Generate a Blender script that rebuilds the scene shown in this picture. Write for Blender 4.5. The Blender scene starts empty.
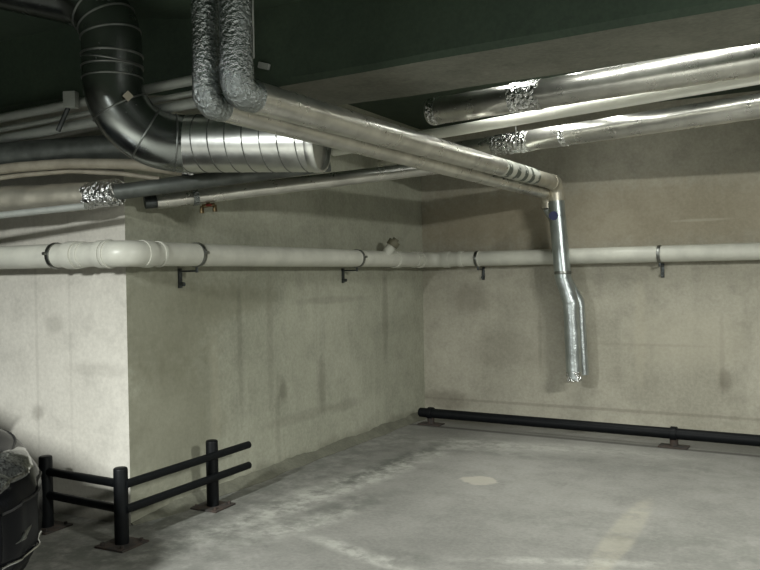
import bpy, bmesh, math, random
from mathutils import Vector, Matrix, noise
random.seed(7)
C = bpy.context.scene.collection
PI = math.pi

# ------------------------------------------------------------------ camera
F_PX = 800.0
EYE = Vector((0, 0, 1.5))
yaw, pitch, roll = math.radians(27.4), -math.atan(9.3/F_PX), 0.0164
fwd = Vector((-math.sin(yaw)*math.cos(pitch), math.cos(yaw)*math.cos(pitch), math.sin(pitch)))
rt0 = Vector((math.cos(yaw), math.sin(yaw), 0))
up0 = rt0.cross(fwd)
RT = rt0*math.cos(roll) - up0*math.sin(roll)
UP = up0*math.cos(roll) + rt0*math.sin(roll)
cd = bpy.data.cameras.new('camera'); cam = bpy.data.objects.new('camera', cd); C.objects.link(cam)
cd.sensor_width = 36; cd.lens = F_PX*36/760; cd.clip_start = 0.05
M3 = Matrix((RT, UP, -fwd)).transposed()
cam.matrix_world = Matrix.Translation(EYE) @ M3.to_4x4()
bpy.context.scene.camera = cam

def ray(px, py): return fwd + RT*((px-380)/F_PX) + UP*((285-py)/F_PX)
def P(px, py, z): return EYE + ray(px, py)*z                 # survey point at depth z
def H(px, py, h):                                            # survey point at height h
    d = ray(px, py); return EYE + d*((h-EYE.z)/d.z)

# ------------------------------------------------------------------ materials
def new_mat(name):
    m = bpy.data.materials.new(name); m.use_nodes = True
    nt = m.node_tree; b = nt.nodes['Principled BSDF']; return m, nt, b
class G:
    """tiny node-graph helper"""
    def __init__(s, nt):
        s.nt = nt; s.tc = nt.nodes.new('ShaderNodeTexCoord').outputs['Object']
    def n(s, t, **kw):
        nd = s.nt.nodes.new(t)
        for k, v in kw.items(): setattr(nd, k, v)
        return nd
    def put(s, sock, v):
        if hasattr(v, 'links') or isinstance(v, bpy.types.NodeSocket): s.nt.links.new(v, sock)
        else: sock.default_value = v
    def math(s, op, a, b=0.0, clamp=False):
        nd = s.n('ShaderNodeMath', operation=op, use_clamp=clamp); s.put(nd.inputs[0], a); s.put(nd.inputs[1], b); return nd.outputs[0]
    def map(s, scale=(1,1,1), loc=(0,0,0), rot=(0,0,0), vec=None):
        nd = s.n('ShaderNodeMapping'); s.put(nd.inputs[0], vec if vec else s.tc)
        nd.inputs['Location'].default_value = loc; nd.inputs['Rotation'].default_value = rot; nd.inputs['Scale'].default_value = scale
        return nd.outputs[0]
    def noise(s, scale, detail=4, rough=.55, vec=None):
        nd = s.n('ShaderNodeTexNoise'); s.put(nd.inputs['Vector'], vec if vec else s.tc)
        nd.inputs['Scale'].default_value = scale; nd.inputs['Detail'].default_value = detail; nd.inputs['Roughness'].default_value = rough
        return nd.outputs['Fac']
    def ramp(s, fac, a, b):
        nd = s.n('ShaderNodeMapRange', interpolation_type='SMOOTHSTEP'); s.put(nd.inputs[0], fac)
        nd.inputs[1].default_value = a; nd.inputs[2].default_value = b; return nd.outputs[0]
    def mix(s, fac, a, b, mode='MIX'):
        nd = s.n('ShaderNodeMix', data_type='RGBA', blend_type=mode); s.put(nd.inputs[0], fac)
        s.put(nd.inputs[6], a); s.put(nd.inputs[7], b); return nd.outputs[2]
    def blob(s, c, r, rotz=0, wob=.35, edge=.35, nscale=6):
        """soft irregular patch around point c with radii r"""
        v = s.n('ShaderNodeVectorMath', operation='SUBTRACT'); s.put(v.inputs[0], s.tc); v.inputs[1].default_value = c
        m = s.map(scale=tuple(1/x for x in r), vec=s.map(rot=(0, 0, -rotz), vec=v.outputs[0]))
        l = s.n('ShaderNodeVectorMath', operation='LENGTH'); s.put(l.inputs[0], m)
        w = s.math('MULTIPLY', s.math('SUBTRACT', s.noise(nscale), .5), wob*2)
        return s.ramp(s.math('ADD', l.outputs['Value'], w), 1+edge, 1-edge)
def c4(t): return (t[0], t[1], t[2], 1)

def concrete(name, light, dark, streak=.35, marks=(), bump=.25, spots=.5, lowband=None):
    m, nt, b = new_mat(name); g = G(nt)
    big = g.ramp(g.noise(.9, 5, .6), .35, .68)
    col = g.mix(big, c4(light), c4(dark))
    mid = g.ramp(g.noise(4.5, 6, .65), .42, .72)
    col = g.mix(g.math('MULTIPLY', mid, .45), col, c4(tuple(x*.62 for x in dark)))
    if streak:
        st = g.ramp(g.noise(1.0, 5, .6, g.map(scale=(5.5, 5.5, .32))), .5, .74)
        col = g.mix(g.math('MULTIPLY', st, streak), col, c4(tuple(x*.5 for x in dark)))
        st2 = g.ramp(g.noise(1.0, 4, .6, g.map(scale=(9, 9, .5), loc=(3, 7, 1))), .58, .72)
        col = g.mix(g.math('MULTIPLY', st2, streak*.6), col, c4(tuple(min(1, x*1.25) for x in light)))
    fine = g.noise(38, 5, .7)
    col = g.mix(.3, col, g.mix(g.ramp(fine, .3, .7), c4(tuple(x*.8 for x in dark)), c4(tuple(min(1, x*1.1) for x in light))), 'MIX') if spots else col
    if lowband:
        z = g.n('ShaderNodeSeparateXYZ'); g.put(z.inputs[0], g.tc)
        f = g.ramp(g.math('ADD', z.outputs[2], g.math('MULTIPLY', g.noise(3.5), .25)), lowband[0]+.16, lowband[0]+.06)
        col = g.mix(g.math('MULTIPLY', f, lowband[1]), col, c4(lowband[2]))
    for (fac, strength, colour) in [mk(g) for mk in marks]:
        col = g.mix(g.math('MULTIPLY', fac, strength), col, c4(colour))
    g.put(b.inputs['Base Color'], col)
    b.inputs['Roughness'].default_value = .82
    bp = g.n('ShaderNodeBump'); bp.inputs['Strength'].default_value = bump; bp.inputs['Distance'].default_value = .02
    g.put(bp.inputs['Height'], g.math('ADD', g.math('MULTIPLY', fine, .15), g.noise(7, 6, .6)))
    g.put(b.inputs['Normal'], bp.outputs[0])
    return m

def simple(name, col, rough=.5, metal=0.0, var=.0, scale=12, bump=0, coat=0, col2=None, spec=.5):
    m, nt, b = new_mat(name); g = G(nt)
    n = g.noise(scale, 5, .6)
    c2 = col2 if col2 else tuple(x*(1-var) for x in col)
    g.put(b.inputs['Base Color'], g.mix(g.ramp(n, .35, .65), c4(col), c4(c2)))
    b.inputs['Roughness'].default_value = rough; b.inputs['Metallic'].default_value = metal
    b.inputs['Coat Weight'].default_value = coat; b.inputs['Specular IOR Level'].default_value = spec
    if bump:
        bp = g.n('ShaderNodeBump'); bp.inputs['Strength'].default_value = bump; bp.inputs['Distance'].default_value = .01
        g.put(bp.inputs['Height'], n); g.put(b.inputs['Normal'], bp.outputs[0])
    return m

def foil(name, col=(.78, .78, .75), rough=.28, crinkle=.5, scale=30, stretch=(1, 1, 1), metal=1.0, vor=.3):
    m, nt, b = new_mat(name); g = G(nt)
    v = g.map(scale=stretch)
    n1 = g.noise(scale, 3, .6, v)
    vo = g.n('ShaderNodeTexVoronoi', feature='F1'); g.put(vo.inputs['Vector'], v); vo.inputs['Scale'].default_value = scale*.7
    g.put(b.inputs['Base Color'], g.mix(g.ramp(g.noise(5, 4), .35, .7), c4(col), c4(tuple(x*.72 for x in col))))
    b.inputs['Metallic'].default_value = metal
    g.put(b.inputs['Roughness'], g.math('ADD', rough, g.math('MULTIPLY', g.noise(9), .16)))
    bp = g.n('ShaderNodeBump'); bp.inputs['Strength'].default_value = crinkle; bp.inputs['Distance'].default_value = .012
    g.put(bp.inputs['Height'], g.math('ADD', g.math('MULTIPLY', vo.outputs['Distance'], vor), g.math('ADD', n1, g.math('MULTIPLY', g.noise(scale*2.3, 2, .5, v), .5)))); g.put(b.inputs['Normal'], bp.outputs[0])
    return m

# ------------------------------------------------------------------ mesh helpers
def link(name, bm, mat, loc=None, parent=None, sharp=40):
    me = bpy.data.meshes.new(name)
    off = Vector(loc) if loc is not None else Vector((0, 0, 0))
    bmesh.ops.recalc_face_normals(bm, faces=bm.faces[:])
    bmesh.ops.translate(bm, vec=-off, verts=bm.verts[:])
    bm.to_mesh(me); bm.free()
    for p in me.polygons: p.use_smooth = True
    me.set_sharp_from_angle(angle=math.radians(sharp))
    me.materials.append(mat)
    o = bpy.data.objects.new(name, me); C.objects.link(o)
    if parent is not None: o.parent = parent
    else: o.location = off
    return o
def tag(o, label, cat, group=None):
    o['label'] = label; o['category'] = cat
    if group: o['group'] = group
    return o
def thing(name, label, cat, loc, group=None):
    o = bpy.data.objects.new(name, None); o.empty_display_size = .1; C.objects.link(o); o.location = loc
    return tag(o, label, cat, group)
def root_of(o):
    while o.parent: o = o.parent
    return o
def part(name, bm, mat, parent, label=None, sharp=40):
    o = link(name, bm, mat, loc=root_of(parent).location, parent=parent, sharp=sharp)
    if label: o['label'] = label
    return o
def solo(name, bm, mat, label, cat, loc, group=None, sharp=40):
    return tag(link(name, bm, mat, loc=loc, sharp=sharp), label, cat, group)
def struct(name, bm, mat):
    o = link(name, bm, mat); o['kind'] = 'structure'; return o
def B(): return bmesh.new()

def prism(bm, foot, z0, z1):
    """vertical prism over a footprint of (x, y) points"""
    lo = [bm.verts.new((p[0], p[1], z0)) for p in foot]; hi = [bm.verts.new((p[0], p[1], z1)) for p in foot]
    n = len(foot); bm.faces.new(lo); bm.faces.new(hi)
    for i in range(n): bm.faces.new((lo[i], lo[(i+1) % n], hi[(i+1) % n], hi[i]))
    return bm
def box(bm, c, s, rot=None, bevel=0):
    r = bmesh.ops.create_cube(bm, size=1.0); vs = r['verts']
    M = Matrix.Translation(c) @ (rot.to_4x4() if rot else Matrix.Identity(4)) @ Matrix.Diagonal((*s, 1))
    bmesh.ops.transform(bm, matrix=M, verts=vs)
    if bevel:
        es = list({e for v in vs for e in v.link_edges})
        bmesh.ops.bevel(bm, geom=es, offset=bevel, segments=2, affect='EDGES', profile=.6)
    return bm
def axes(d):
    d = d.normalized(); a = Vector((0, 0, 1)) if abs(d.z) < .9 else Vector((1, 0, 0))
    x = d.cross(a).normalized(); return x, d.cross(x).normalized()
def fillet(pts, r, n=10):
    pts = [Vector(p) for p in pts]; out = [pts[0]]
    for i in range(1, len(pts)-1):
        a, b, c = pts[i-1], pts[i], pts[i+1]
        u, v = (a-b).normalized(), (c-b).normalized()
        ang = u.angle(v)
        if r <= 0 or ang > math.radians(178): out.append(b); continue
        t = min(r/math.tan(ang/2), (a-b).length*(.97 if i == 1 else .48), (c-b).length*(.97 if i == len(pts)-2 else .48)); rr = t*math.tan(ang/2)
        ctr = b + (u+v).normalized()*(rr/math.sin(ang/2))
        s, e = b+u*t-ctr, b+v*t-ctr
        tot = s.angle(e); ax = s.cross(e).normalized()
        for k in range(n+1): out.append(ctr + Matrix.Rotation(tot*k/n, 3, ax) @ s)
    out.append(pts[-1]); return out
def resample(path, step):
    out = [path[0]]
    for a, b in zip(path, path[1:]):
        n = max(1, int((b-a).length/step))
        for k in range(1, n+1): out.append(a.lerp(b, k/n))
    return out
def frames(path):
    fr = []; x = None
    for i, p in enumerate(path):
        t = (path[min(i+1, len(path)-1)] - path[max(i-1, 0)]).normalized()
        if x is None: x, _ = axes(t)
        else: x = (x - t*x.dot(t)).normalized()
        fr.append((p, x, t.cross(x)))
    return fr
def sweep(bm, path, r, seg=24, amp=0, freq=12, seed=0, rf=None):
    """solid round tube along a path; amp wrinkles the skin"""
    rings = []; L = 0
    for i, (p, x, y) in enumerate(frames(path)):
        if i: L += (path[i]-path[i-1]).length
        rr = r*(rf(L) if rf else 1); ring = []
        for k in range(seg):
            a = 2*PI*k/seg; d = x*math.cos(a)+y*math.sin(a); q = rr
            if amp: q *= 1 + amp*noise.noise(Vector((p+d*rr)*freq)+Vector((seed*13.1, 0, 0))) + amp*.5*noise.noise((p+d*rr)*freq*2.7)
            ring.append(bm.verts.new(p+d*q))
        rings.append(ring)
    for a, b in zip(rings, rings[1:]):
        for k in range(seg): bm.faces.new((a[k], a[(k+1) % seg], b[(k+1) % seg], b[k]))
    bm.faces.new(rings[0]); bm.faces.new(rings[-1])
    return bm
def cyl(bm, a, b, r, seg=24, r2=None):
    a, b = Vector(a), Vector(b); x, y = axes(b-a); r2 = r if r2 is None else r2
    A = [bm.verts.new(a+(x*math.cos(2*PI*k/seg)+y*math.sin(2*PI*k/seg))*r) for k in range(seg)]
    Bv = [bm.verts.new(b+(x*math.cos(2*PI*k/seg)+y*math.sin(2*PI*k/seg))*r2) for k in range(seg)]
    for k in range(seg): bm.faces.new((A[k], A[(k+1) % seg], Bv[(k+1) % seg], Bv[k]))
    bm.faces.new(A); bm.faces.new(Bv); return bm
def collar(bm, c, d, r_in, r_out, w, seg=28):
    """hollow band around an axis through c, rounded shoulders"""
    d = Vector(d).normalized(); x, y = axes(d); c = Vector(c)
    prof = [(r_in, -w/2), (r_out*.985, -w/2), (r_out, -w*.35), (r_out, w*.35), (r_out*.985, w/2), (r_in, w/2)]
    rings = [[bm.verts.new(c+d*h+(x*math.cos(2*PI*k/seg)+y*math.sin(2*PI*k/seg))*r) for k in range(seg)] for r, h in prof]
    for i in range(len(rings)):
        a, b = rings[i], rings[(i+1) % len(rings)]
        for k in range(seg): bm.faces.new((a[k], a[(k+1) % seg], b[(k+1) % seg], b[k]))
    return bm
def torus(bm, c, d, R, r, seg=28, n=8):
    d = Vector(d).normalized(); x, y = axes(d); c = Vector(c); rings = []
    for k in range(seg):
        e = x*math.cos(2*PI*k/seg)+y*math.sin(2*PI*k/seg)
        rings.append([bm.verts.new(c+e*(R+r*math.cos(2*PI*j/n))+d*(r*math.sin(2*PI*j/n))) for j in range(n)])
    for k in range(seg):
        a, b = rings[k], rings[(k+1) % seg]
        for j in range(n): bm.faces.new((a[j], a[(j+1) % n], b[(j+1) % n], b[j]))
    return bm

# ------------------------------------------------------------------ setting
I = H(425, 415, 0); O = H(131, 525, 0); Q = H(760, 441.5, 0)
dC = (Q-I).normalized(); dB = (I-O).normalized(); dA = Vector((1, .02, 0)).normalized()
nC = Vector((dC.y, -dC.x, 0)); nB = Vector((dB.y, -dB.x, 0)); nA = Vector((dA.y, -dA.x, 0))   # normals into the bay
CEIL = 3.05; BEAM_Z = 2.6
A_left = O - dA*6.5; C_right = I + dC*9.5
YB = -4.0
yBack = YB; xL = A_left.x; xR = C_right.x
def xy(v): return (v.x, v.y)

fl_line = H(628, 528, 0)
def m_patch(g): return (g.blob(H(480, 480.5, 0), (.14, .115, 9), wob=.6, edge=.15, nscale=7), .6, (.42, .395, .33))
def m_line(g):
    ln = g.blob(H(622, 535, 0), (.085, .75, 9), rotz=math.radians(-1), wob=.10, edge=.25, nscale=8)
    wear = g.ramp(g.noise(5, 6, .7), .40, .55)
    return (g.math('MULTIPLY', ln, g.math('ADD', g.math('MULTIPLY', wear, .6), .4)), .35, (.42, .39, .30))
def m_white(c, r, rz, s): return lambda g: (g.math('MULTIPLY', g.blob(H(*c, 0), r, rotz=rz, wob=.8, edge=.6, nscale=5), g.ramp(g.noise(9, 6, .7), .35, .6)), s, (.50, .50, .45))
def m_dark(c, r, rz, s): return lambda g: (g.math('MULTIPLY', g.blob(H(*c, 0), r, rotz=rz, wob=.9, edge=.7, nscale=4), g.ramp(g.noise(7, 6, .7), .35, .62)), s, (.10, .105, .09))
def m_bar_line(g):  # thin dark line on the floor along the bumper bar feet
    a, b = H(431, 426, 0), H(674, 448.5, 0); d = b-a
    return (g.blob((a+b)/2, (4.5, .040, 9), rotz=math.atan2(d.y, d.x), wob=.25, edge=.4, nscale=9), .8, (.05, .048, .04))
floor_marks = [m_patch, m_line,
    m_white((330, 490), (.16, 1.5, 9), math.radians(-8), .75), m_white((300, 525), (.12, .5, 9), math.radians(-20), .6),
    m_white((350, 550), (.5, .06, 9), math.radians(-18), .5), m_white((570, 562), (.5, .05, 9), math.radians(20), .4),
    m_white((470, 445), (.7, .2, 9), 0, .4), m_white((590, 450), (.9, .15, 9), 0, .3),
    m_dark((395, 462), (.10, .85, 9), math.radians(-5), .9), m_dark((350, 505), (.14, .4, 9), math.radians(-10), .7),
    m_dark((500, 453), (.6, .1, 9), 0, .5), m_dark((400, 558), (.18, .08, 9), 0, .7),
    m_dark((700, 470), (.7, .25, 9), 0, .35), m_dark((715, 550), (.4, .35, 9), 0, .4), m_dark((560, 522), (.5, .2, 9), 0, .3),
    m_dark((285, 478), (.36, 2.1, 9), math.radians(-1), .75), m_dark((70, 530), (1.1, .8, 9), 0, .8), m_bar_line]  # broad patch by the guard rail paints in the car's shadow
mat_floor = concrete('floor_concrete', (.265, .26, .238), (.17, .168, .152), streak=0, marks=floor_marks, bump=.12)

def wall_mark(plane_pt, n, c, r, s, colour=(.08, .07, .05), wob=.5):
    def mk(g):
        d = ray(*c); t = (plane_pt-EYE).dot(n)/d.dot(n); p = EYE+d*t
        return (g.blob(p, r, wob=wob, edge=.5, nscale=14), s, colour)
    return mk
def bm_(c, r, s, col=(.09, .085, .06)): return wall_mark(O, nB, c, r, s, col)
def cm_(c, r, s, col=(.10, .085, .06)): return wall_mark(I, nC, c, r, s, col)
def am_(c, r, s, col=(.10, .09, .07)): return wall_mark(O, nA, c, r, s, col)
marksB = [bm_((165, 320), (.5, .55, .35), .5, (.17, .165, .11)), bm_((170, 420), (.5, .5, .5), .5, (.17, .165, .11)), bm_((230, 300), (.5, .5, .12), .4, (.16, .155, .10)), bm_((283, 390), (.5, .05, .09), .5), bm_((278, 415), (.5, .03, .28), .22), bm_((322, 385), (.5, .05, .22), .35),
          bm_((300, 417), (.5, .5, .04), .2), bm_((240, 345), (.5, .03, .5), .25), bm_((215, 400), (.5, .05, .45), .3, (.40, .38, .29)),
          bm_((345, 405), (.5, .28, .05), .25), bm_((270, 330), (.5, .04, .6), .2), bm_((385, 310), (.5, .06, .4), .3), bm_((330, 300), (.5, .5, .03), .25)]
marksC = [cm_((640, 215), (2.6, .5, .30), .3, (.27, .20, .105)), cm_((480, 215), (.7, .5, .3), .2, (.17, .13, .07)), cm_((725, 380), (.05, .5, .09), .4), cm_((722, 355), (.02, .5, .35), .2), cm_((500, 350), (.4, .5, .18), .18),
          cm_((445, 400), (.25, .5, .10), .5), cm_((640, 330), (.05, .5, .5), .2, (.46, .42, .32)), cm_((690, 340), (.5, .5, .25), .35, (.47, .44, .35)),
          cm_((700, 220), (.22, .5, .012), .5, (.45, .42, .34)), cm_((470, 300), (.2, .5, .14), .35), cm_((540, 345), (.02, .5, .3), .2),
          cm_((650, 345), (.5, .5, .012), .12), cm_((600, 409), (2.6, .5, .014), .3)]
marksA = [am_((38, 412), (.05, .5, .05), .35), am_((37, 350), (.012, .5, .9), .13), am_((70, 330), (.012, .5, .8), .10),
          am_((55, 325), (.08, .5, .06), .25), am_((100, 370), (.3, .5, .04), .15)]
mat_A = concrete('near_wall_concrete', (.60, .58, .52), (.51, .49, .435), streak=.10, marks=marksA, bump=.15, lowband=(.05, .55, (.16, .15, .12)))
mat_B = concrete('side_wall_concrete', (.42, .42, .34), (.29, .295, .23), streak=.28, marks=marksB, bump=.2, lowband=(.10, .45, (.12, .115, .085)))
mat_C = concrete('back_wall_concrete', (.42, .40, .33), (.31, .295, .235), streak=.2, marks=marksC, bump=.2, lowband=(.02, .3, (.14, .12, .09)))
mat_ceil_shade = concrete('shaded_ceiling_concrete', (.046, .070, .044), (.025, .042, .028), streak=0, bump=.2)  # dark green tone puts the overhead shade into the colour
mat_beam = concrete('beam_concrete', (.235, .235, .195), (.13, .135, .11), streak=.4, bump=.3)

struct('floor', prism(B(), [(xL-.4, YB-.3), (xR+.4, YB-.3), (xR+.4, 9.0), (xL-.4, 9.0)], -.2, 0), mat_floor)
struct('ceiling', prism(B(), [(xL-.4, YB-.3), (xR+.4, YB-.3), (xR+.4, 9.0), (xL-.4, 9.0)], CEIL, CEIL+.25), mat_ceil_shade)
T = .3
struct('wall_back', prism(B(), [xy(I-dC*T), xy(C_right+dC*T), xy(C_right+dC*T-nC*T), xy(I-dC*T-nC*T)], 0, CEIL), mat_C)
struct('wall_left', prism(B(), [xy(O), xy(I), xy(I-nB*T), xy(O-nB*T)], 0, CEIL), mat_B)
struct('wall_near_left', prism(B(), [xy(O-nB*T*.001), xy(A_left-dA*T), xy(A_left-dA*T-nA*T), xy(O-nA*T-dA*T)], 0, CEIL), mat_A)
mat_side = concrete('far_wall_concrete', (.10, .10, .08), (.07, .07, .055), streak=.2)
struct('wall_right', prism(B(), [(xR, YB), (xR+T, YB), (xR+T, C_right.y+.2), (xR, C_right.y+.2)], 0, CEIL), mat_side)
struct('wall_rear', prism(B(), [(xL-T, YB-T), (xR+T, YB-T), (xR+T, YB), (xL-T, YB)], 0, CEIL), mat_side)
struct('wall_far_left', prism(B(), [(A_left.x-T, YB), (A_left.x, YB), (A_left.x, A_left.y), (A_left.x-T, A_left.y)], 0, CEIL), mat_side)
# downstand beam: front and back lower arrises surveyed at its underside
b0, b1 = H(360, 71, BEAM_Z), H(700, 11.5, BEAM_Z); k0, k1 = H(381, 101, BEAM_Z), H(560, 75, BEAM_Z)
def yline(p, q): return lambda x: p.y+(q.y-p.y)*(x-p.x)/(q.x-p.x)
yF, yK = yline(b0, b1), yline(k0, k1)
def beam_bm():
    bm = B(); n = 90; x0, x1 = xL, xR; rows = []
    for i in range(n+1):
        x = x0+(x1-x0)*i/n; yf, yk = yF(x)+(min(yF(x), O.y-.13)-yF(x))*(1-min(1, max(0, (x+3.6)/.6))), yK(x)
        prof = [(yf, CEIL), (yf, BEAM_Z+.03), (yf+.03, BEAM_Z), (yk-.03, BEAM_Z), (yk, BEAM_Z+.03), (yk, CEIL)]
        rows.append([bm.verts.new((x, y+.012*noise.noise(Vector((x*1.7, j*3, 0))), z+(0 if z == CEIL else .012*noise.noise(Vector((x*1.3, j*5, 4)))))) for j, (y, z) in enumerate(prof)])
    for a, b in zip(rows, rows[1:]):
        for j in range(len(prof)): bm.faces.new((a[j], a[(j+1) % len(prof)], b[(j+1) % len(prof)], b[j]))
    bm.faces.new(rows[0]); bm.faces.new(rows[-1]); return bm
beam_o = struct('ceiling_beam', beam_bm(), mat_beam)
beam_o.data.materials.append(mat_ceil_shade)                      # flanks and chamfers take the dark ceiling tone to paint in their shade
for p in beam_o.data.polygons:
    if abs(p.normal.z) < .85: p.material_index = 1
# rough mortar fillet at the foot of the side wall
def fillet_bm():
    bm = B(); n = 120; rows = []; L = (I-O).length
    for i in range(n+1):
        s = i/n; c = O+dB*(L*s)
        w = .10+.05*noise.noise(Vector((s*9, 1, 0)))+.02*noise.noise(Vector((s*40, 3, 0))); h = .055+.02*noise.noise(Vector((s*11, 7, 0)))+.012*noise.noise(Vector((s*50, 2, 0)))
        w *= min(1, s*8+.2); h *= min(1, s*8+.2)
        rows.append([bm.verts.new(c+nB*a+Vector((0, 0, z))) for a, z in ((-.02, -.01), (-.02, h), (.012, h), (w*.55, h*.55), (w, .004), (w, -.01))])
    for a, b in zip(rows, rows[1:]):
        for j in range(6): bm.faces.new((a[j], a[(j+1) % 6], b[(j+1) % 6], b[j]))
    bm.faces.new(rows[0]); bm.faces.new(rows[-1]); return bm
mat_fil = concrete('fillet_mortar', (.17, .17, .13), (.085, .085, .065), streak=0, bump=.4)
struct('baseboard_left', fillet_bm(), mat_fil)

# ------------------------------------------------------------------ object materials
mat_pvc = simple('white_pvc', (.60, .60, .53), .38, var=.14, scale=5)
mat_pvc_dirty = simple('pvc_grey_cap', (.16, .15, .10), .6, var=.4)
mat_white_pipe = simple('white_painted_pipe', (.86, .86, .78), .4, var=.06, scale=4)
mat_clamp = simple('zinc_clamp', (.32, .33, .31), .38, 1, var=.35, scale=30)
mat_dark_steel = simple('dark_bracket_steel', (.10, .11, .11), .5, .8, var=.4, scale=30)
mat_black = simple('black_painted_steel', (.005, .006, .007), .5, 0, var=.3, scale=20, spec=.15)
mat_rust = simple('rusty_plate', (.05, .034, .026), .85, 0, col2=(.028, .026, .024), scale=22, bump=.5)
mat_foil = foil('foil_jacket', (.50, .54, .54), .30, .3, 24, metal=.9)
mat_drop = foil('cool_silver_jacket', (.48, .53, .53), .26, .06, 10, metal=.92)
mat_foil_shine = foil('bright_crumpled_foil', (.85, .86, .85), .14, 1.0, 48, vor=1.4)
mat_foil_smooth = foil('smooth_foil_jacket', (.70, .69, .64), .21, .05, 9, metal=.88)
mat_foil_rough = foil('crumpled_foil', (.36, .39, .39), .18, .8, 75, vor=.6)
mat_foil_old = foil('dull_foil_jacket', (.58, .55, .46), .36, .12, 12, metal=.7)
mat_galv = foil('galvanised_duct', (.72, .73, .70), .24, .06, 8)
mat_galv_dark = foil('dark_galvanised_elbow', (.30, .32, .31), .17, .05, 8)
mat_seam = simple('duct_seam', (.22, .23, .22), .45, 1, var=.2)
mat_iron = simple('dark_iron_pipe', (.10, .11, .10), .5, .4, var=.3, scale=14)
mat_tan = simple('tan_pipe_wrap', (.33, .30, .235), .6, 0, var=.25, scale=10, bump=.2)
mat_cable = simple('pale_conduit', (.42, .44, .41), .45, .3, var=.15, scale=10)
mat_blue = simple('navy_plastic', (.012, .016, .07), .4)
mat_red = simple('red_valve_handle', (.30, .045, .03), .5, var=.3)
mat_brass = simple('aged_brass', (.20, .15, .08), .5, .9, var=.4, scale=40)

# ------------------------------------------------------------------ white drain run around the bay
PR = .074; PZ = 1.655; OFF = .155
a_end = O + nA*OFF; b_line = nB*OFF
def corner(p, n1, d1, n2, d2, off):                       # meeting point of two wall-parallel lines
    p1, p2 = p+n1*off, p+n2*off
    den = d1.x*d2.y-d1.y*d2.x; w = p2-p1; t = (w.x*d2.y-w.y*d2.x)/den
    q = p1+d1*t; q.z = PZ; return q
K1 = corner(O, nA, dA, nB, dB, OFF); K2 = corner(I, nB, dB, nC, dC, OFF)
pl = K1-dA*3.6; pr_ = K2+dC*6.0
drain = thing('drain_pipe', 'long white plastic drain pipe running along all three concrete walls at head height', 'pipe', (K2.x, K2.y, PZ-PR))
e1a, e1b = K1-dA*.17, K1+dB*.17
def run(a, b, r=PR): return cyl(B(), a, b, r, 32)
part('pipe', run(pl, e1a), mat_pvc, drain)
part('elbow', sweep(B(), fillet([e1a-dA*.005, K1, e1b+dB*.005], .10, 12), PR*1.05, 32), mat_pvc, drain)
e2a, e2b = K2-dB*.17, K2+dC*.17
part('pipe', run(e1b, e2a), mat_pvc, drain)
part('elbow', sweep(B(), fillet([e2a, K2, e2b], .15, 12), PR*1.05, 32), mat_pvc, drain)
part('pipe', run(e2b, pr_), mat_pvc, drain)
def along(c, d, s): return c+d*s
for c, d, w, k in [(K1-dA*.42, dA, .085, 1.15), (K1-dA*.34, dA, .03, 1.09), (K1-dA*.175, dA, .055, 1.13), (K1-dA*.125, dA, .02, 1.17), (K1+dB*.16, dB, .07, 1.13), (K1+dB*.27, dB, .03, 1.09),
                   (K2-dB*.75, dB, .10, 1.14), (K2-dB*.22, dB, .08, 1.13), (K2-dB*.36, dB, .035, 1.1), (K2+dC*.2, dC, .07, 1.13), (K2+dC*.36, dC, .05, 1.1), (K2+dC*.55, dC, .03, 1.08)]:
    if w: part('coupling', collar(B(), c, d, PR*.98, PR*k, w), mat_pvc, drain)
# clean-out branch near the back corner
co = K2-dB*1.02; cdv = (Vector((0, 0, 1))*.75+dB*.25+nB*.45).normalized()
cb = part('cleanout_branch', cyl(B(), co, co+cdv*.15, .045, 20), mat_pvc, drain)
part('cap', cyl(cyl(B(), co+cdv*.145, co+cdv*.20, .056, 20), co+cdv*.20, co+cdv*.225, .03, 8), mat_pvc_dirty, cb, 'dark dirty clean-out cap')

def t_on(d0, c, px):                                       # distance along line c+d0*t that is seen at column px
    best = None
    for k in range(-900, 900):
        p = c+d0*(k*.01); v = p-EYE; z = v.dot(fwd)
        if z < .5: continue
        x = 380+F_PX*v.dot(RT)/z
        if best is None or abs(x-px) < best[0]: best = (abs(x-px), k*.01)
    return best[1]
def clamp_on(px, c, d, n, label, drop=True):
    p = c+d*t_on(d, c, px)
    t = thing('pipe_clamp', label, 'clamp', p-n*OFF, 'clamps holding the white drain pipe')
    part('ring', collar(B(), p, d, PR+.001, PR+.008, .03), mat_clamp, t)
    bm = B(); cyl(bm, p+n*(PR+.004)+Vector((0, 0, .012)), p+n*(PR+.03)+Vector((0, 0, .012)), .010, 8)
    part('bolt', bm, mat_clamp, t)
    if drop:
        X = Matrix((d, n, Vector((0, 0, 1)))).transposed()
        q = p-n*OFF
        bm = B(); box(bm, q+n*.010+Vector((0, 0, -.15)), (.028, .016, .13), X, .003)
        box(bm, q+n*(OFF*.5)+Vector((0, 0, -.105)), (.022, OFF, .012), X, .003)
        cyl(bm, q+n*(OFF)+Vector((0, 0, -.115)), q+n*OFF+Vector((0, 0, -.07)), .010, 8)
        part('wall_bracket', bm, mat_dark_steel, t)
        bm = B(); cyl(bm, q+n*.018+Vector((0, 0, -.19)), q+n*.045+Vector((0, 0, -.19)), .014, 8); part('anchor_bolt', bm, mat_dark_steel, t)
    return t
clamp_on(57, K1, dA, nA, 'metal pipe clamp on the near left wall, left of the white elbow', False)
clamp_on(197, K1, dB, nB, 'metal pipe clamp with bolt on side wall, nearest the outer corner')
clamp_on(357, K1, dB, nB, 'metal pipe clamp further along the side wall, left of the dark clean-out cap')
clamp_on(478, K2, dC, nC, 'metal pipe clamp on back wall next to the inner corner')
clamp_on(660, K2, dC, nC, 'metal pipe clamp on back wall, right of the foil downpipe')

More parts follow.
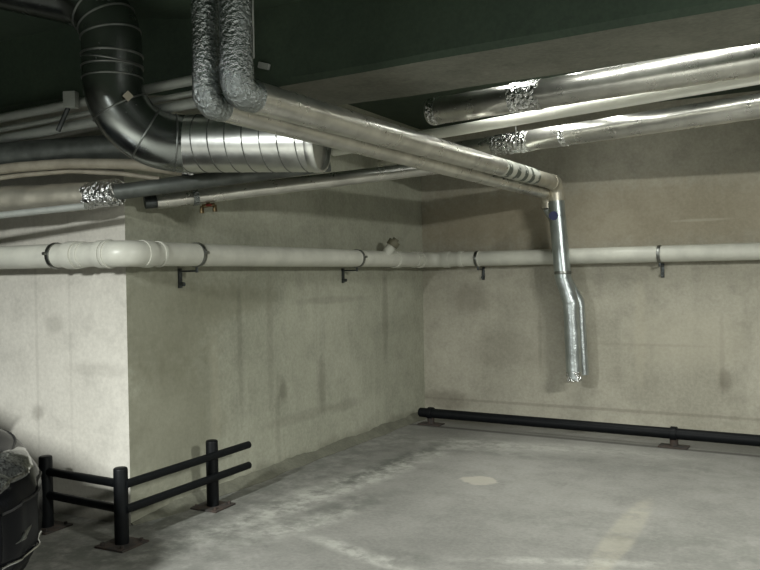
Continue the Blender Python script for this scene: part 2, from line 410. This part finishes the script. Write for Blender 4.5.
# ------------------------------------------------------------------ black guard rail round the outer corner
p1, p2, p3 = H(47, 528, 0), H(122, 545, 0), H(213, 507, 0)
rail = thing('guard_rail', 'low black tubular guard rail with three posts wrapped round the wall corner', 'guard rail', p2)
PH = .44; pr = .04
Z = Vector((0, 0, 1))
for q in (p1, p2, p3):
    bm = B(); sweep(bm, [q+Z*.012, q+Z*(PH-.012), q+Z*(PH-.004), q+Z*PH], pr, 24, rf=lambda L: 1 if L < PH-.02 else (.94 if L < PH-.013 else .8))
    part('post', bm, mat_black, rail)
    X = Matrix((dA, -nA, Z)).transposed()
    bp = part('base_plate', box(B(), q+Z*.006, (.21, .21, .012), X, .003), mat_rust, rail, 'rusty square base plate')
    for sx in (-.075, .075):
        for sy in (-.075, .075): part('anchor_bolt', cyl(B(), q+dA*sx-nA*sy+Z*.011, q+dA*sx-nA*sy+Z*.028, .011, 6), mat_rust, bp)
d12 = (p1-p2).normalized(); d23 = (p3-p2).normalized()
nr23 = Vector((d23.y, -d23.x, 0)); nr12 = Vector((-d12.y, d12.x, 0))
for hz in (.347, .205):
    a, b = p1+Z*hz-nr12*0-d12*(.0)+nA*.0, p2+Z*hz
    bm = sweep(B(), [p1+Z*hz+d12*.25, p2+Z*hz+d12*.02], .025, 18); part('rail', bm, mat_black, rail)
    end = p3+Z*hz+d23*.34+nr23*.045; st = p2+Z*hz+nr23*.03
    bm = sweep(B(), [st, end], .025, 18); part('rail', bm, mat_black, rail)

# ------------------------------------------------------------------ low black bumper bar along the back wall
f1, f2 = H(431, 424.5, 0), H(674, 447, 0)
df = (f2-f1).normalized(); nf = Vector((df.y, -df.x, 0))
bar = thing('bumper_bar', 'long low black wheel stop pipe on rusty feet along the foot of the back wall', 'bumper bar', f2)
bh = .115; br = .047
part('bar', sweep(B(), [f1-df*.13+Z*bh, f1-df*.12+Z*bh, f1+df*6+Z*bh], br, 24, rf=lambda L: .8 if L < .005 else 1), mat_black, bar)
for k, q in enumerate((f1, f2, f2+(f2-f1))):
    part('collar', collar(B(), q+Z*bh, df, br*.99, br*1.28, .05), mat_black, bar)
    bm = cyl(B(), q+Z*.01, q+Z*(bh-br*.8), .035, 16)
    part('foot', bm, mat_rust, bar)
    X = Matrix((df, -nf, Z)).transposed()
    part('base_plate', box(B(), q+Z*.006, (.24, .14, .012), X, .003), mat_rust, bar, 'rusty base plate')

# ------------------------------------------------------------------ foil lagged pair: risers, runs under the beam, drops on the back wall
fr = .068
rn1 = P(237, 92, 3.27); far_pt = P(557, 183, 7.43)
far_pt = Vector((rn1.x+.055, far_pt.y, far_pt.z))
rise1 = Vector((rn1.x, rn1.y, CEIL-.01)); 
dn_end = P(575, 375, (far_pt-EYE).dot(fwd))
def tape_piece(path, r, amp, seed, step=.03): return sweep(B(), resample(path, step), r, 28, amp, 14, seed)
pipe1 = thing('insulated_pipe', 'upper foil wrapped pipe crossing under beam then dropping down the back wall', 'pipe', (rn1.x, rn1.y, rn1.z))
runA = rn1; 
part('riser', tape_piece([rise1, rn1+Z*.10], fr, .03, 1), mat_foil_rough, pipe1, 'crumpled foil riser')
part('elbow', tape_piece(fillet([rn1+Z*.11, rn1, rn1+(far_pt-rn1).normalized()*.11], .055, 10), fr*1.03, .05, 2, .02), mat_foil_rough, pipe1)
dr = (far_pt-rn1).normalized()
def at_px(px): return rn1+dr*t_on(dr, rn1, px)
tA, tB = at_px(500), at_px(533)
part('run', tape_piece([rn1+dr*.09, tA], fr, .018, 3), mat_foil_smooth, pipe1)
# printed tape near the far end: irregular dark lettering-like blotches on a pale band
def tape_mat():
    m, nt, b = new_mat('printed_tape'); g = G(nt)
    br = g.n('ShaderNodeTexBrick'); g.put(br.inputs['Vector'], g.map(rot=(0, PI/2, 0), scale=(1, 1, 1)))
    w = g.n('ShaderNodeTexWave', wave_type='BANDS', bands_direction='Y'); g.put(w.inputs['Vector'], g.tc)
    w.inputs['Scale'].default_value = 1.6; w.inputs['Distortion'].default_value = 2.5; w.inputs['Detail'].default_value = 3
    f = g.math('MULTIPLY', g.ramp(w.outputs['Fac'], .45, .6), g.ramp(g.noise(17, 2), .42, .5))
    g.put(b.inputs['Base Color'], g.mix(f, (.62, .63, .57, 1), (.10, .12, .10, 1)))
    b.inputs['Roughness'].default_value = .4; b.inputs['Metallic'].default_value = .6
    return m
part('printed_tape', tape_piece([tA, tB], fr*1.02, .012, 4), tape_mat(), pipe1, 'pale tape band with dark printed blotches')
part('run', tape_piece([tB, far_pt-dr*.16], fr*.97, .02, 5), mat_foil_old, pipe1, 'dull foil run')
zf = (far_pt-EYE).dot(fwd)
def fp(px, py): 
    d = ray(px, py); return EYE + d*((far_pt.y-EYE.y)/d.y)
dp = [far_pt-Z*.17, fp(563, 278), fp(571, 303), fp(574.5, 379)]
part('elbow', tape_piece(fillet([far_pt-dr*.17, far_pt, dp[0]], .10, 10), fr*1.05, .05, 6, .02), mat_foil_old, pipe1, 'dull foil elbow')
part('drop', tape_piece([dp[0], dp[1]], fr*1.12, .015, 7), mat_drop, pipe1, 'smooth bright drop')
part('offset_bend', tape_piece(fillet([dp[1]+Z*.03, dp[1], dp[2], dp[2]-Z*.04], .1, 8), fr*1.08, .06, 8, .02), mat_foil, pipe1)
part('drop', tape_piece([dp[2]-Z*.02, dp[3]], fr*1.05, .05, 9), mat_foil, pipe1, 'crinkled lower drop')
part('end_cap', tape_piece([dp[3]+Z*.07, dp[3]+Z*.03, dp[3], dp[3]-Z*.015], fr*1.08, .10, 10, .012), mat_foil_shine, pipe1, 'shiny crumpled foil end')
part('joint_band', collar(B(), dp[1]+Z*.05, Z, fr*1.10, fr*1.18, .03), mat_clamp, pipe1)
bq = fp(555, 216); bq = Vector((bq.x, far_pt.y-fr*.75, bq.z)); bd = (EYE-bq).normalized()
part('plug', cyl(B(), bq-bd*.03, bq+bd*.035, .042, 20), mat_blue, pipe1, 'round navy blue plastic plug')

rn2 = P(207, 104, 3.33); rise2 = Vector((rn2.x, rn2.y, CEIL-.01))
off = Vector((-.055, -.0, -.0)); far2 = far_pt + Vector((-.125, 0, -.055))
far2 = rn2 + (far_pt-rn1).normalized()*(far_pt-rn1).length
far2 = Vector((far_pt.x-.09, far_pt.y+.015, far_pt.z-.09))
fr2 = .057
pipe2 = thing('insulated_pipe', 'lower foil wrapped pipe running close under the upper one beneath the beam', 'pipe', (rn2.x, rn2.y, rn2.z))
d2 = (far2-rn2).normalized()
part('riser', tape_piece([rise2, rn2+Z*.09], fr2*1.02, .03, 11), mat_foil_rough, pipe2, 'crumpled foil riser')
part('elbow', tape_piece(fillet([rn2+Z*.10, rn2, rn2+d2*.10], .05, 10), fr2*1.03, .05, 12, .02), mat_foil_rough, pipe2)
part('run', tape_piece([rn2+d2*.085, far2-d2*.12], fr2, .02, 13), mat_foil_smooth, pipe2)
w0 = far2; w1 = dp[0]+Vector((-.075, .0, -.10)); 
part('elbow', tape_piece(fillet([far2-d2*.13, far2, far2-Z*.14], .09, 10), fr2*.98, .05, 14, .02), mat_foil_old, pipe2)
lo = dp[3]+Vector((.062, .105, .03))
pth = [far2-Z*.13, far2+Vector((.05, .085, -.26)), dp[1]+Vector((.0, .118, .0)), dp[2]+Vector((.055, .108, 0)), lo]
part('drop', tape_piece(fillet(pth, .1, 6), .045, .04, 15), mat_foil, pipe2)

def strap(px, label):
    q = at_px(px); t = thing('pipe_hanger', label, 'hanger', (q.x, q.y, BEAM_Z), 'hangers of the crossing foil pipes')
    return t
# slim pale conduit and small plate behind the risers
q = P(252, 58, 3.55)
solo('conduit', cyl(B(), q, (q.x, q.y, CEIL), .012, 12), mat_cable, 'thin pale vertical conduit just right of the twin foil risers', 'conduit', q)
q = P(264, 66, 3.70)
for _ in range(12): q = EYE+(q-EYE)*((yF(q.x)-.022-EYE.y)/(q.y-EYE.y))
X = Matrix.Rotation(.3, 3, 'Y')
pl_ = solo('mounting_plate', box(B(), q, (.075, .024, .035), X, .006), mat_cable, 'small pale plate on dark beam face right of the foil risers', 'plate', q)

# ------------------------------------------------------------------ big spiral air duct with elbow
SR = .158
zv = 4.30
v0 = P(113.5, 74, zv); 
s1 = P(178, 144, 4.45); s2 = P(318, 142, 4.24)
ax = (s2-s1).normalized()
duct = thing('spiral_air_duct', 'big round galvanised spiral air duct with dark elbow bending down from ceiling', 'air duct', (v0.x, v0.y, v0.z))
K = Vector((v0.x, v0.y, 0)); 
# lower elbow centre line: vertical leg meets horizontal leg
kz = s1 + ax*((Vector((v0.x, v0.y, 0))-Vector((s1.x, s1.y, 0))).dot(Vector((ax.x, ax.y, 0)).normalized())/Vector((ax.x, ax.y, 0)).length)
Kp = kz; vtop = P(111, 72, zv); dsh = P(112.5, 72, zv); Kp = Kp+Vector((dsh.x-Kp.x, dsh.y-Kp.y, 0)); vert_top = Vector((Kp.x, Kp.y, vtop.z+.01))
hp = P(30, -40, zv-.1)
elbow_path = fillet([vert_top, Kp, s1+ax*.06], .33, 16)
part('lower_elbow', sweep(B(), elbow_path, SR*.99, 40), mat_galv_dark, duct, 'dark smooth elbow')
for k in (2, 6, 10, 14):
    pass
fpth = frames(elbow_path)
bm = B()
for k in (1, 6, 12, len(elbow_path)-2):
    p, x, y = fpth[k]; torus(bm, p, x.cross(y), SR*.99, .005)
part('seam', bm, mat_seam, duct)
st = elbow_path[0]
upm = st + Z*.075
part('vertical_section', sweep(B(), [st, upm], SR, 40), mat_galv_dark, duct)
bm = B(); torus(bm, st+Z*.01, Z, SR, .006); torus(bm, st+Z*.045, Z+Vector((.18, 0, 0)), SR, .005); torus(bm, upm, Z, SR, .007)
part('seam', bm, mat_seam, duct)
hd = Vector((-1, -.25, .30)).normalized()
ctop = upm+Z*.28
ue = fillet([upm, ctop, ctop+hd*.45], .30, 14)
part('upper_elbow', sweep(B(), ue, SR*.99, 40), mat_galv_dark, duct)
bm = B(); uf = frames(ue)
for k in (3, 6, 9): p, x, y = uf[k]; torus(bm, p, x.cross(y), SR*.99, .006)
part('seam', bm, mat_seam, duct)
part('ceiling_section', sweep(B(), [ue[-1], ue[-1]+hd*2.2], SR, 40), mat_galv_dark, duct)
sp = part('spiral_section', sweep(B(), resample([s1, s2], .04), SR, 48), mat_galv, duct, 'bright spiral-wound straight section')
def helix(a, b, r, pitch_, wire):
    bm = B(); d = (b-a).normalized(); x, y = axes(d); L = (b-a).length; n = int(L/pitch_*36); pts = []
    for i in range(n+1):
        t = i/36*2*PI; pts.append(a+d*(L*i/n)+(x*math.cos(t)+y*math.sin(t))*r)
    return sweep(bm, pts, wire, 6)
part('spiral_seam', helix(s1+ax*.06, s2-ax*.04, SR, .098, .0035), mat_seam, sp)
part('end_collar', collar(B(), s2, ax, SR*.94, SR*1.025, .05), mat_galv, duct)
part('sticker', cyl(B(), P(128, 96, zv-SR*.98), P(128, 96, zv-SR*.90), .028, 4), mat_tan, duct, 'small tan sticker')

# ------------------------------------------------------------------ parallel services beyond the beam
def hp_(px, py, h): return H(px, py, 1.5+h)
def long_pipe(name, label, cat, A_, B_, r, mats, amp, seed, lumps=(), ext=(0, 0), step=.05):
    d = (B_-A_).normalized(); a = A_-d*ext[0]; b = B_+d*ext[1]
    t = thing(name, label, cat, A_)
    part('jacket', sweep(B(), resample([a, b], step), r, 28, amp, 9, seed), mats[0], t)
    for (s, w) in lumps:
        c = A_+(B_-A_)*s
        part('foil_joint', sweep(B(), resample([c-d*w/2, c+d*w/2], .015), r*1.05, 28, .10, 22, seed+3), mat_foil_shine, t, 'crumpled shiny foil joint')
    return t
u0, u1 = hp_(431, 112, 1.15), hp_(760, 58, 1.15)
topp = long_pipe('insulated_pipe', 'topmost silver lagged pipe behind the beam, highest of the right-hand trio', 'pipe', u0, u1, .092, [mat_foil_smooth], .03, 21, [(.02, .06), (.35, .22)], (0, 1.6))
w0_, w1_ = hp_(457, 130, 1.08), hp_(760, 77, 1.08)
wd = (w1_-w0_).normalized()
solo('water_pipe', cyl(B(), w0_-wd*1.35, w1_+wd*1.8, .041, 24), mat_white_pipe, 'slim plain white pipe between two silver lagged pipes at upper right', 'pipe', w0_)
l0, l1 = hp_(500, 145, 1.045), hp_(760, 106, 1.045)
lowp = long_pipe('insulated_pipe', 'lowest silver lagged pipe under the slim white pipe at upper right', 'pipe', l0, l1, .080, [mat_foil_smooth], .03, 31, [(.06, .34), (.30, .05)], (1.3, 1.6))
# threaded hanger rod
q0 = P(516, 150, 5.98)
rod = thing('hanger_rod', 'thin vertical hanger rod with clip in front of the upper right pipes', 'hanger', (q0.x, q0.y, CEIL))
part('rod', cyl(B(), (q0.x, q0.y, q0.z), (q0.x, q0.y, CEIL), .006, 8), mat_clamp, rod)
q1 = P(517, 110, 5.98); bm = B(); cyl(bm, (q0.x, q0.y, q1.z-.015), (q0.x, q0.y, q1.z+.015), .017, 6); part('clip', bm, mat_clamp, rod)

# ------------------------------------------------------------------ services over the near left wall
def free(name, label, cat, pts, r, mat, amp=0, seed=0, bend=.12, extra=None, seg=24):
    pts = [Vector(p) for p in pts]; t = thing(name, label, cat, pts[0])
    part('pipe', sweep(B(), resample(fillet(pts, bend, 8), .04), r, seg, amp, 10, seed), mat, t)
    return t
# foil pipe with crumpled collar, becoming a bare dark tube behind the spiral duct
c0, c1 = P(-120, 206, 5.05), P(90, 196, 4.68); c2 = P(118, 192, 4.62); c3 = P(330, 164, 4.75)
fo = thing('insulated_pipe', 'dull foil lagged pipe at far left ending in a sparkling crumpled collar', 'pipe', c1)
part('jacket', sweep(B(), resample([c0, c1], .04), .082, 28, .09, 9, 41), mat_foil_old, fo)
part('collar', sweep(B(), resample([c1-(c2-c1)*.1, c2], .015), .078, 28, .10, 20, 42), mat_foil_shine, fo, 'sparkling crumpled foil collar')
part('bare_tube', sweep(B(), [c2-(c2-c1)*.1, c3], .046, 24), mat_iron, fo, 'bare dark tube')
# narrow pipes beside it
n0, n1 = P(-100, 226, 4.86), P(86, 206, 4.50)
solo('small_pipe', cyl(B(), n0, n1, .020, 16), mat_cable, 'narrow pale pipe just below the dull foil pipe at far left', 'pipe', n1)
# lower foil pipe in front of the side wall with a small drain valve
g0, g1 = P(153, 201.5, 4.92), P(443, 166.5, 5.78)
gd = (g1-g0).normalized()
lf = thing('insulated_pipe', 'foil lagged pipe along the top of the side wall below the spiral duct', 'pipe', g0)
part('jacket', sweep(B(), resample([g0+gd*.02, g1], .05), .050, 24, .03, 9, 51), mat_foil_smooth, lf)
part('end_cap', sweep(B(), resample([g0-gd*.05, g0+gd*.04], .015), .040, 24, .08, 20, 52), mat_dark_steel, lf, 'dark open end')
part('band', collar(B(), g0+gd*.26, gd, .047, .058, .035), mat_foil_rough, lf)
vq = g0+gd*(.345); vq = vq-Z*.045
vt = thing('drain_valve', 'small brass drain valve with red handle under the foil pipe', 'valve', vq+Z*.0)
bm = B(); cyl(bm, vq+Z*.005, vq-Z*.03, .013, 12); cyl(bm, vq-Z*.022-gd*.04, vq-Z*.022+gd*.04, .012, 12); part('body', bm, mat_brass, vt)
for sgn in (-1, 1):
    e = vq-Z*.022+gd*(.042*sgn); part('outlet', cyl(B(), e, e-Z*.045, .012, 12, .015), mat_brass, vt)
part('handle', box(B(), vq-Z*.02+(EYE-vq).normalized()*.02, (.05, .01, .014), None, .003), mat_red, vt)
# tan wrapped pipe disappearing behind the spiral duct, with thin line under it
t1, t2 = P(70, 163.5, 4.66), P(182, 171.5, 4.66)
tp = thing('wrapped_pipe', 'tan wrapped pipe curving behind the spiral duct elbow on the left', 'pipe', t1)
part('wrap', sweep(B(), resample(fillet([P(-120, 184, 4.98), P(20, 167, 4.72), t1, P(135, 164, 4.60), t2], .5, 8), .04), .030, 20, .03, 9, 61), mat_tan, tp)
part('foil_tip', sweep(B(), resample([t2, P(194, 172.5, 4.66)], .012), .024, 18, .1, 25, 62), mat_foil_shine, tp, 'bright foil tip')
solo('small_pipe', sweep(B(), fillet([P(-120, 193, 4.98), P(24, 175, 4.74), P(70, 171, 4.70), P(120, 173.5, 4.66), P(160, 179, 4.64)], .4, 8), .014, 14), mat_tan, 'thin tan pipe just under the tan wrapped pipe', 'pipe', P(24, 175, 4.74))
# big dark iron pipe under the pale conduits
i0, i1 = P(-150, 168, 4.95), P(135, 147, 4.76)
solo('iron_pipe', cyl(B(), i0, i1, .085, 28), mat_iron, 'large dark iron pipe in shadow behind the spiral duct elbow', 'pipe', i1)
# three pale conduits under the beam on the left, with hanger
for (a, b, r, lab) in [((-90, 136), (199, 79), .027, 'topmost of three pale conduits running left of the foil risers'),
                       ((-90, 147), (199, 92), .016, 'middle of three pale conduits running left of the foil risers'),
                       ((-90, 157), (199, 102), .029, 'lowest of three pale conduits running left of the foil risers')]:
    A_, B_ = P(*a, 5.3), P(*b, 4.3)
    solo('conduit', cyl(B(), A_, B_, r, 16), mat_cable, lab, 'conduit', B_)
hq = P(71, 100, 4.60)
hg = thing('conduit_hanger', 'grey block hanger clamped on the pale conduits left of duct elbow', 'hanger', hq)
X = Matrix((RT, fwd, UP)).transposed(); X = Matrix.Rotation(.35, 3, 'Z')
part('block', box(B(), hq, (.075, .05, .095), X, .006), mat_cable, hg)
part('strap', cyl(B(), P(68, 108, 4.60), P(58, 131, 4.63), .014, 10), mat_dark_steel, hg)

# ------------------------------------------------------------------ car in the aisle at the left
mat_paint = simple('dark_car_paint', (.004, .0045, .006), .25, .0, var=.1, spec=.12)
mat_lens = simple('headlight_lens', (.22, .23, .22), .10, .85, col2=(.04, .04, .04), scale=90, bump=.06, coat=.3)
mat_trim = simple('chrome_trim', (.55, .56, .56), .2, 1, var=.1)
mat_tyre = simple('tyre_rubber', (.015, .015, .015), .8)
mat_glass = simple('tinted_glass', (.015, .018, .02), .05, 0, coat=1)
mat_grille = simple('black_grille', (.008, .008, .008), .5)
HALF = .88; CLEN = 4.4
def lerp_tab(t, tab):
    for (a, va), (b, vb) in zip(tab, tab[1:]):
        if t <= b:
            f = (t-a)/(b-a) if b > a else 0; f = max(0, f); f = f*f*(3-2*f); return va+(vb-va)*f
    return tab[-1][1]
W_T = [(0, .50), (.06, .62), (.16, .735), (.32, .82), (.55, .865), (.9, .88), (3.6, .88), (4.2, .82), (4.4, .70)]
ZT_T = [(0, .66), (.08, .73), (.25, .80), (.6, .875), (1.15, .96), (1.5, .98), (3.4, 1.02), (4.15, 1.0), (4.4, .86)]
ZB_T = [(0, .24), (.1, .19), (.4, .17), (4.0, .2), (4.4, .34)]
def car_pt(s, th, o=0.0):
    """body skin: s metres from the nose, th angle round the section (0 = right flank, pi/2 = bonnet top)"""
    w, zt, zb = lerp_tab(s, W_T), lerp_tab(s, ZT_T), lerp_tab(s, ZB_T)
    zc, hh = (zt+zb)/2, (zt-zb)/2; n = 3.6
    c, q = math.cos(th), math.sin(th)
    y = math.copysign(abs(c)**(2/n), c)*(w+o); z = zc+math.copysign(abs(q)**(2/n), q)*(hh+o)
    return Vector((-s+o*max(0, 1-s/.5), y, z))
CARLOC = Vector((0, 0, 0)); CARROT = 0
def car_m(loc, rz): return Matrix.Translation(loc) @ Matrix.Rotation(rz, 4, 'Z')
car_nose = P(45, 505, 3.72)
CRZ = math.radians(-14)
CM = car_m(Vector((car_nose.x+.10, car_nose.y-.88, 0)), CRZ)
car = thing('car', 'dark car parked at far left, its headlight and bumper corner in view', 'car', CM.translation)
def skin(fn, us, vs, o=0.0, thick=0):
    bm = B(); g = [[bm.verts.new(CM @ fn(u, v, o)) for v in vs] for u in us]
    for i in range(len(us)-1):
        for j in range(len(vs)-1): bm.faces.new((g[i][j], g[i][j+1], g[i+1][j+1], g[i+1][j]))
    return bm
def body_bm():
    bm = B(); ss = [CLEN*(.5-.5*math.cos(PI*i/64)) for i in range(65)]; n = 72; rings = []
    for s in ss: rings.append([bm.verts.new(CM @ car_pt(s, 2*PI*k/n)) for k in range(n)])
    for a, b in zip(rings, rings[1:]):
        for k in range(n): bm.faces.new((a[k], a[(k+1) % n], b[(k+1) % n], b[k]))
    for r in (rings[0], rings[-1]):                          # rounded nose and tail
        cx = sum((v.co for v in r), Vector())/n; prev = r; dirx = (CM.to_3x3() @ Vector((1, 0, 0)))*(1 if r is rings[0] else -1)
        for f, push in ((.82, .028), (.55, .05), (.25, .06)):
            cur = [bm.verts.new(cx+(v.co-cx)*f+dirx*push) for v in r]
            for k in range(n): bm.faces.new((prev[k], prev[(k+1) % n], cur[(k+1) % n], cur[k]))
            prev = cur
        bm.faces.new(prev)
    return bm
part('body', body_bm(), mat_paint, car)
def lin(a, b, n): return [a+(b-a)*i/n for i in range(n+1)]
HL_GRID = [[(.012, .60), (.030, .78), (.056, .92), (.11, 1.02)], [(.040, .62), (.072, .75), (.120, .87), (.185, .92)],
           [(.088, .55), (.124, .69), (.184, .77), (.276, .82)], [(.145, .50), (.184, .58), (.250, .64), (.375, .62)],
           [(.232, .37), (.255, .46), (.310, .52), (.436, .42)]]
def grid_at(g, u, v):
    x, y = u*(len(g)-1), v*(len(g[0])-1); i, j = min(int(x), len(g)-2), min(int(y), len(g[0])-2); x -= i; y -= j
    return tuple((g[i][j][k]*(1-x)+g[i+1][j][k]*x)*(1-y)+(g[i][j+1][k]*(1-x)+g[i+1][j+1][k]*x)*y for k in (0, 1))
def patch(fn, corners, nu=14, nv=10, o=.006, grid=None):
    """patch on the skin given by four (s, th) corners"""
    bm = B(); g = []; lowg = []
    if not grid: (a, b, c, d) = corners; grid = [[a, d], [b, c]]
    for i in range(nu+1):
        u = i/nu; row = []; row2 = []
        for j in range(nv+1):
            v = j/nv
            s, th = grid_at(grid, u, v)
            e = min(u, 1-u, v, 1-v); oo = o*min(1, e*6+.25)
            row.append(bm.verts.new(CM @ fn(s, th, oo))); row2.append(bm.verts.new(CM @ fn(s, th, -.01)))
        g.append(row); lowg.append(row2)
    for i in range(nu):
        for j in range(nv):
            bm.faces.new((g[i][j], g[i][j+1], g[i+1][j+1], g[i+1][j])); bm.faces.new((lowg[i][j], lowg[i+1][j], lowg[i+1][j+1], lowg[i][j+1]))
    for i in range(nu):
        for j in (0, nv): bm.faces.new((g[i][j], g[i+1][j], lowg[i+1][j], lowg[i][j]))
    for j in range(nv):
        for i in (0, nu): bm.faces.new((g[i][j], g[i][j+1], lowg[i][j+1], lowg[i][j]))
    return bm
for side in (1, -1):
    def f(s, th, o, side=side):
        p = car_pt(s, th, o); return Vector((p.x, p.y*side, p.z))
    hl = part('headlight', patch(f, None, 24, 14, .010, HL_GRID), mat_lens, car, 'clear faceted headlight')
    part('fog_lamp', patch(f, [(.032, -.07), (.085, -.045), (.105, -.005), (.055, -.02)], 10, 6, .006), mat_clamp, car)
    bm = B(); sweep(bm, [CM @ f(s, lerp_tab(s, [(0, -.40), (.032, -.34), (.12, -.25), (.272, -.20), (.6, -.16)]), .004) for s in lin(.012, .245, 18)], .006, 8); part('bumper_trim', bm, mat_trim, car, 'thin bright lower bumper strip')
    bm = B(); sweep(bm, [CM @ f(s, lerp_tab(s, [(0, .25), (.03, .2), (.1, .17), (.16, .18), (.35, .2)]), .0) for s in lin(.012, .34, 18)], .006, 6); part('bumper_crease', bm, mat_grille, car)
    bm = B(); sweep(bm, [CM @ f(s, lerp_tab(s, [(.1, .98), (.168, .86), (.504, .58), (1.3, .55)]), .0) for s in lin(.12, 1.2, 30)], .006, 6); part('bonnet_gap', bm, mat_grille, car)
for sx, nm in ((.85, 'w'), (3.45, 'w')):
    for side in (1, -1):
        ctr = CM @ Vector((-sx, side*.80, .31)); yv = CM.to_3x3() @ Vector((0, side, 0))
        w = part('wheel', sweep(B(), [ctr-yv*.10, ctr-yv*.085, ctr+yv*.085, ctr+yv*.10], .31, 36, rf=lambda L: .93 if L < .01 or L > .19 else 1), mat_tyre, car)
        bm = cyl(B(), ctr+yv*.10, ctr+yv*.106, .20, 24)
        for k in range(5):
            a = 2*PI*k/5; rv = (CM.to_3x3() @ Vector((math.cos(a), 0, math.sin(a)))); box(bm, ctr+yv*.108+rv*.10, (.03, .02, .03), None, .004)
        part('rim', bm, mat_trim, w)
def cabin_bm():
    bm = B(); secs = [(1.5, .70, .97, .98), (1.85, .68, .97, 1.16), (2.3, .64, .97, 1.38), (2.7, .62, .97, 1.45), (3.0, .62, .97, 1.44), (3.6, .64, .98, 1.30), (4.0, .66, .98, 1.02)]; rings = []
    for s, w, zb, zt in secs:
        ring = []
        for k in range(25):
            a = PI*k/24; n = 3.2; c, q = math.cos(a), math.sin(a); t = abs(q)**(2/n)
            ring.append(bm.verts.new(CM @ Vector((-s, math.copysign(abs(c)**(2/n), c)*(.82*(1-t)+w*t), zb-.05+(zt-zb+.05)*t))))
        rings.append(ring)
    for a, b in zip(rings, rings[1:]):
        for k in range(24): bm.faces.new((a[k], a[k+1], b[k+1], b[k]))
        bm.faces.new((a[24], a[0], b[0], b[24]))
    bm.faces.new(rings[0]); bm.faces.new(rings[-1]); return bm
part('cabin_glass', cabin_bm(), mat_glass, car)
bm = B(); box(bm, CM @ Vector((-2.95, 0, 1.425)), (.9, 1.06, .05), CM.to_3x3(), .02); part('roof', bm, mat_paint, car)
bm = B(); box(bm, CM @ Vector((.045, 0, .48)), (.05, .62, .16), CM.to_3x3(), .015); part('grille', bm, mat_grille, car)

# ------------------------------------------------------------------ light: the garage's strip lamps and two added fill tubes
def lamp(name, loc, size, power, col=(.985, 1, .93), tilt=0, tilt_y=0, spread=180):
    ld = bpy.data.lights.new(name, 'AREA'); ld.shape = 'RECTANGLE'; ld.size, ld.size_y = size; ld.energy = power; ld.color = col
    ld.spread = math.radians(spread)
    o = bpy.data.objects.new(name, ld); C.objects.link(o); o.location = loc; o.rotation_euler = (math.radians(tilt), math.radians(tilt_y), 0); return o
lamp('strip_or_fill_lamp', (2.2, 2.0, 2.65), (1.2, .10), 310, tilt=24)
lamp('strip_or_fill_lamp', (-1.72, 5.95, 2.98), (.2, 1.7), 18, spread=112)  # added fill tube, lifts the floor and pipes of the far bay
lamp('strip_or_fill_lamp', (-1.3, 6.05, 2.98), (.05, 1.7), 10)
lamp('strip_or_fill_lamp', (-.45, 4.74, 2.98), (1.7, .05), 13, spread=130)
lamp('strip_or_fill_lamp', (-.35, 5.28, 2.98), (1.7, .05), 8, spread=115)  # added tube for a highlight along the lowest silver pipe
lamp('strip_or_fill_lamp', (-2.85, -.35, 2.46), (.12, 1.2), 600, (.97, 1, .965))
w = bpy.data.worlds.new('world'); bpy.context.scene.world = w; w.use_nodes = True
w.node_tree.nodes['Background'].inputs[0].default_value = (0, 0, 0, 1)
vs = bpy.context.scene.view_settings
vs.view_transform = 'Standard'; vs.look = 'None'; vs.exposure = 0; vs.gamma = 1; vs.use_curve_mapping = False
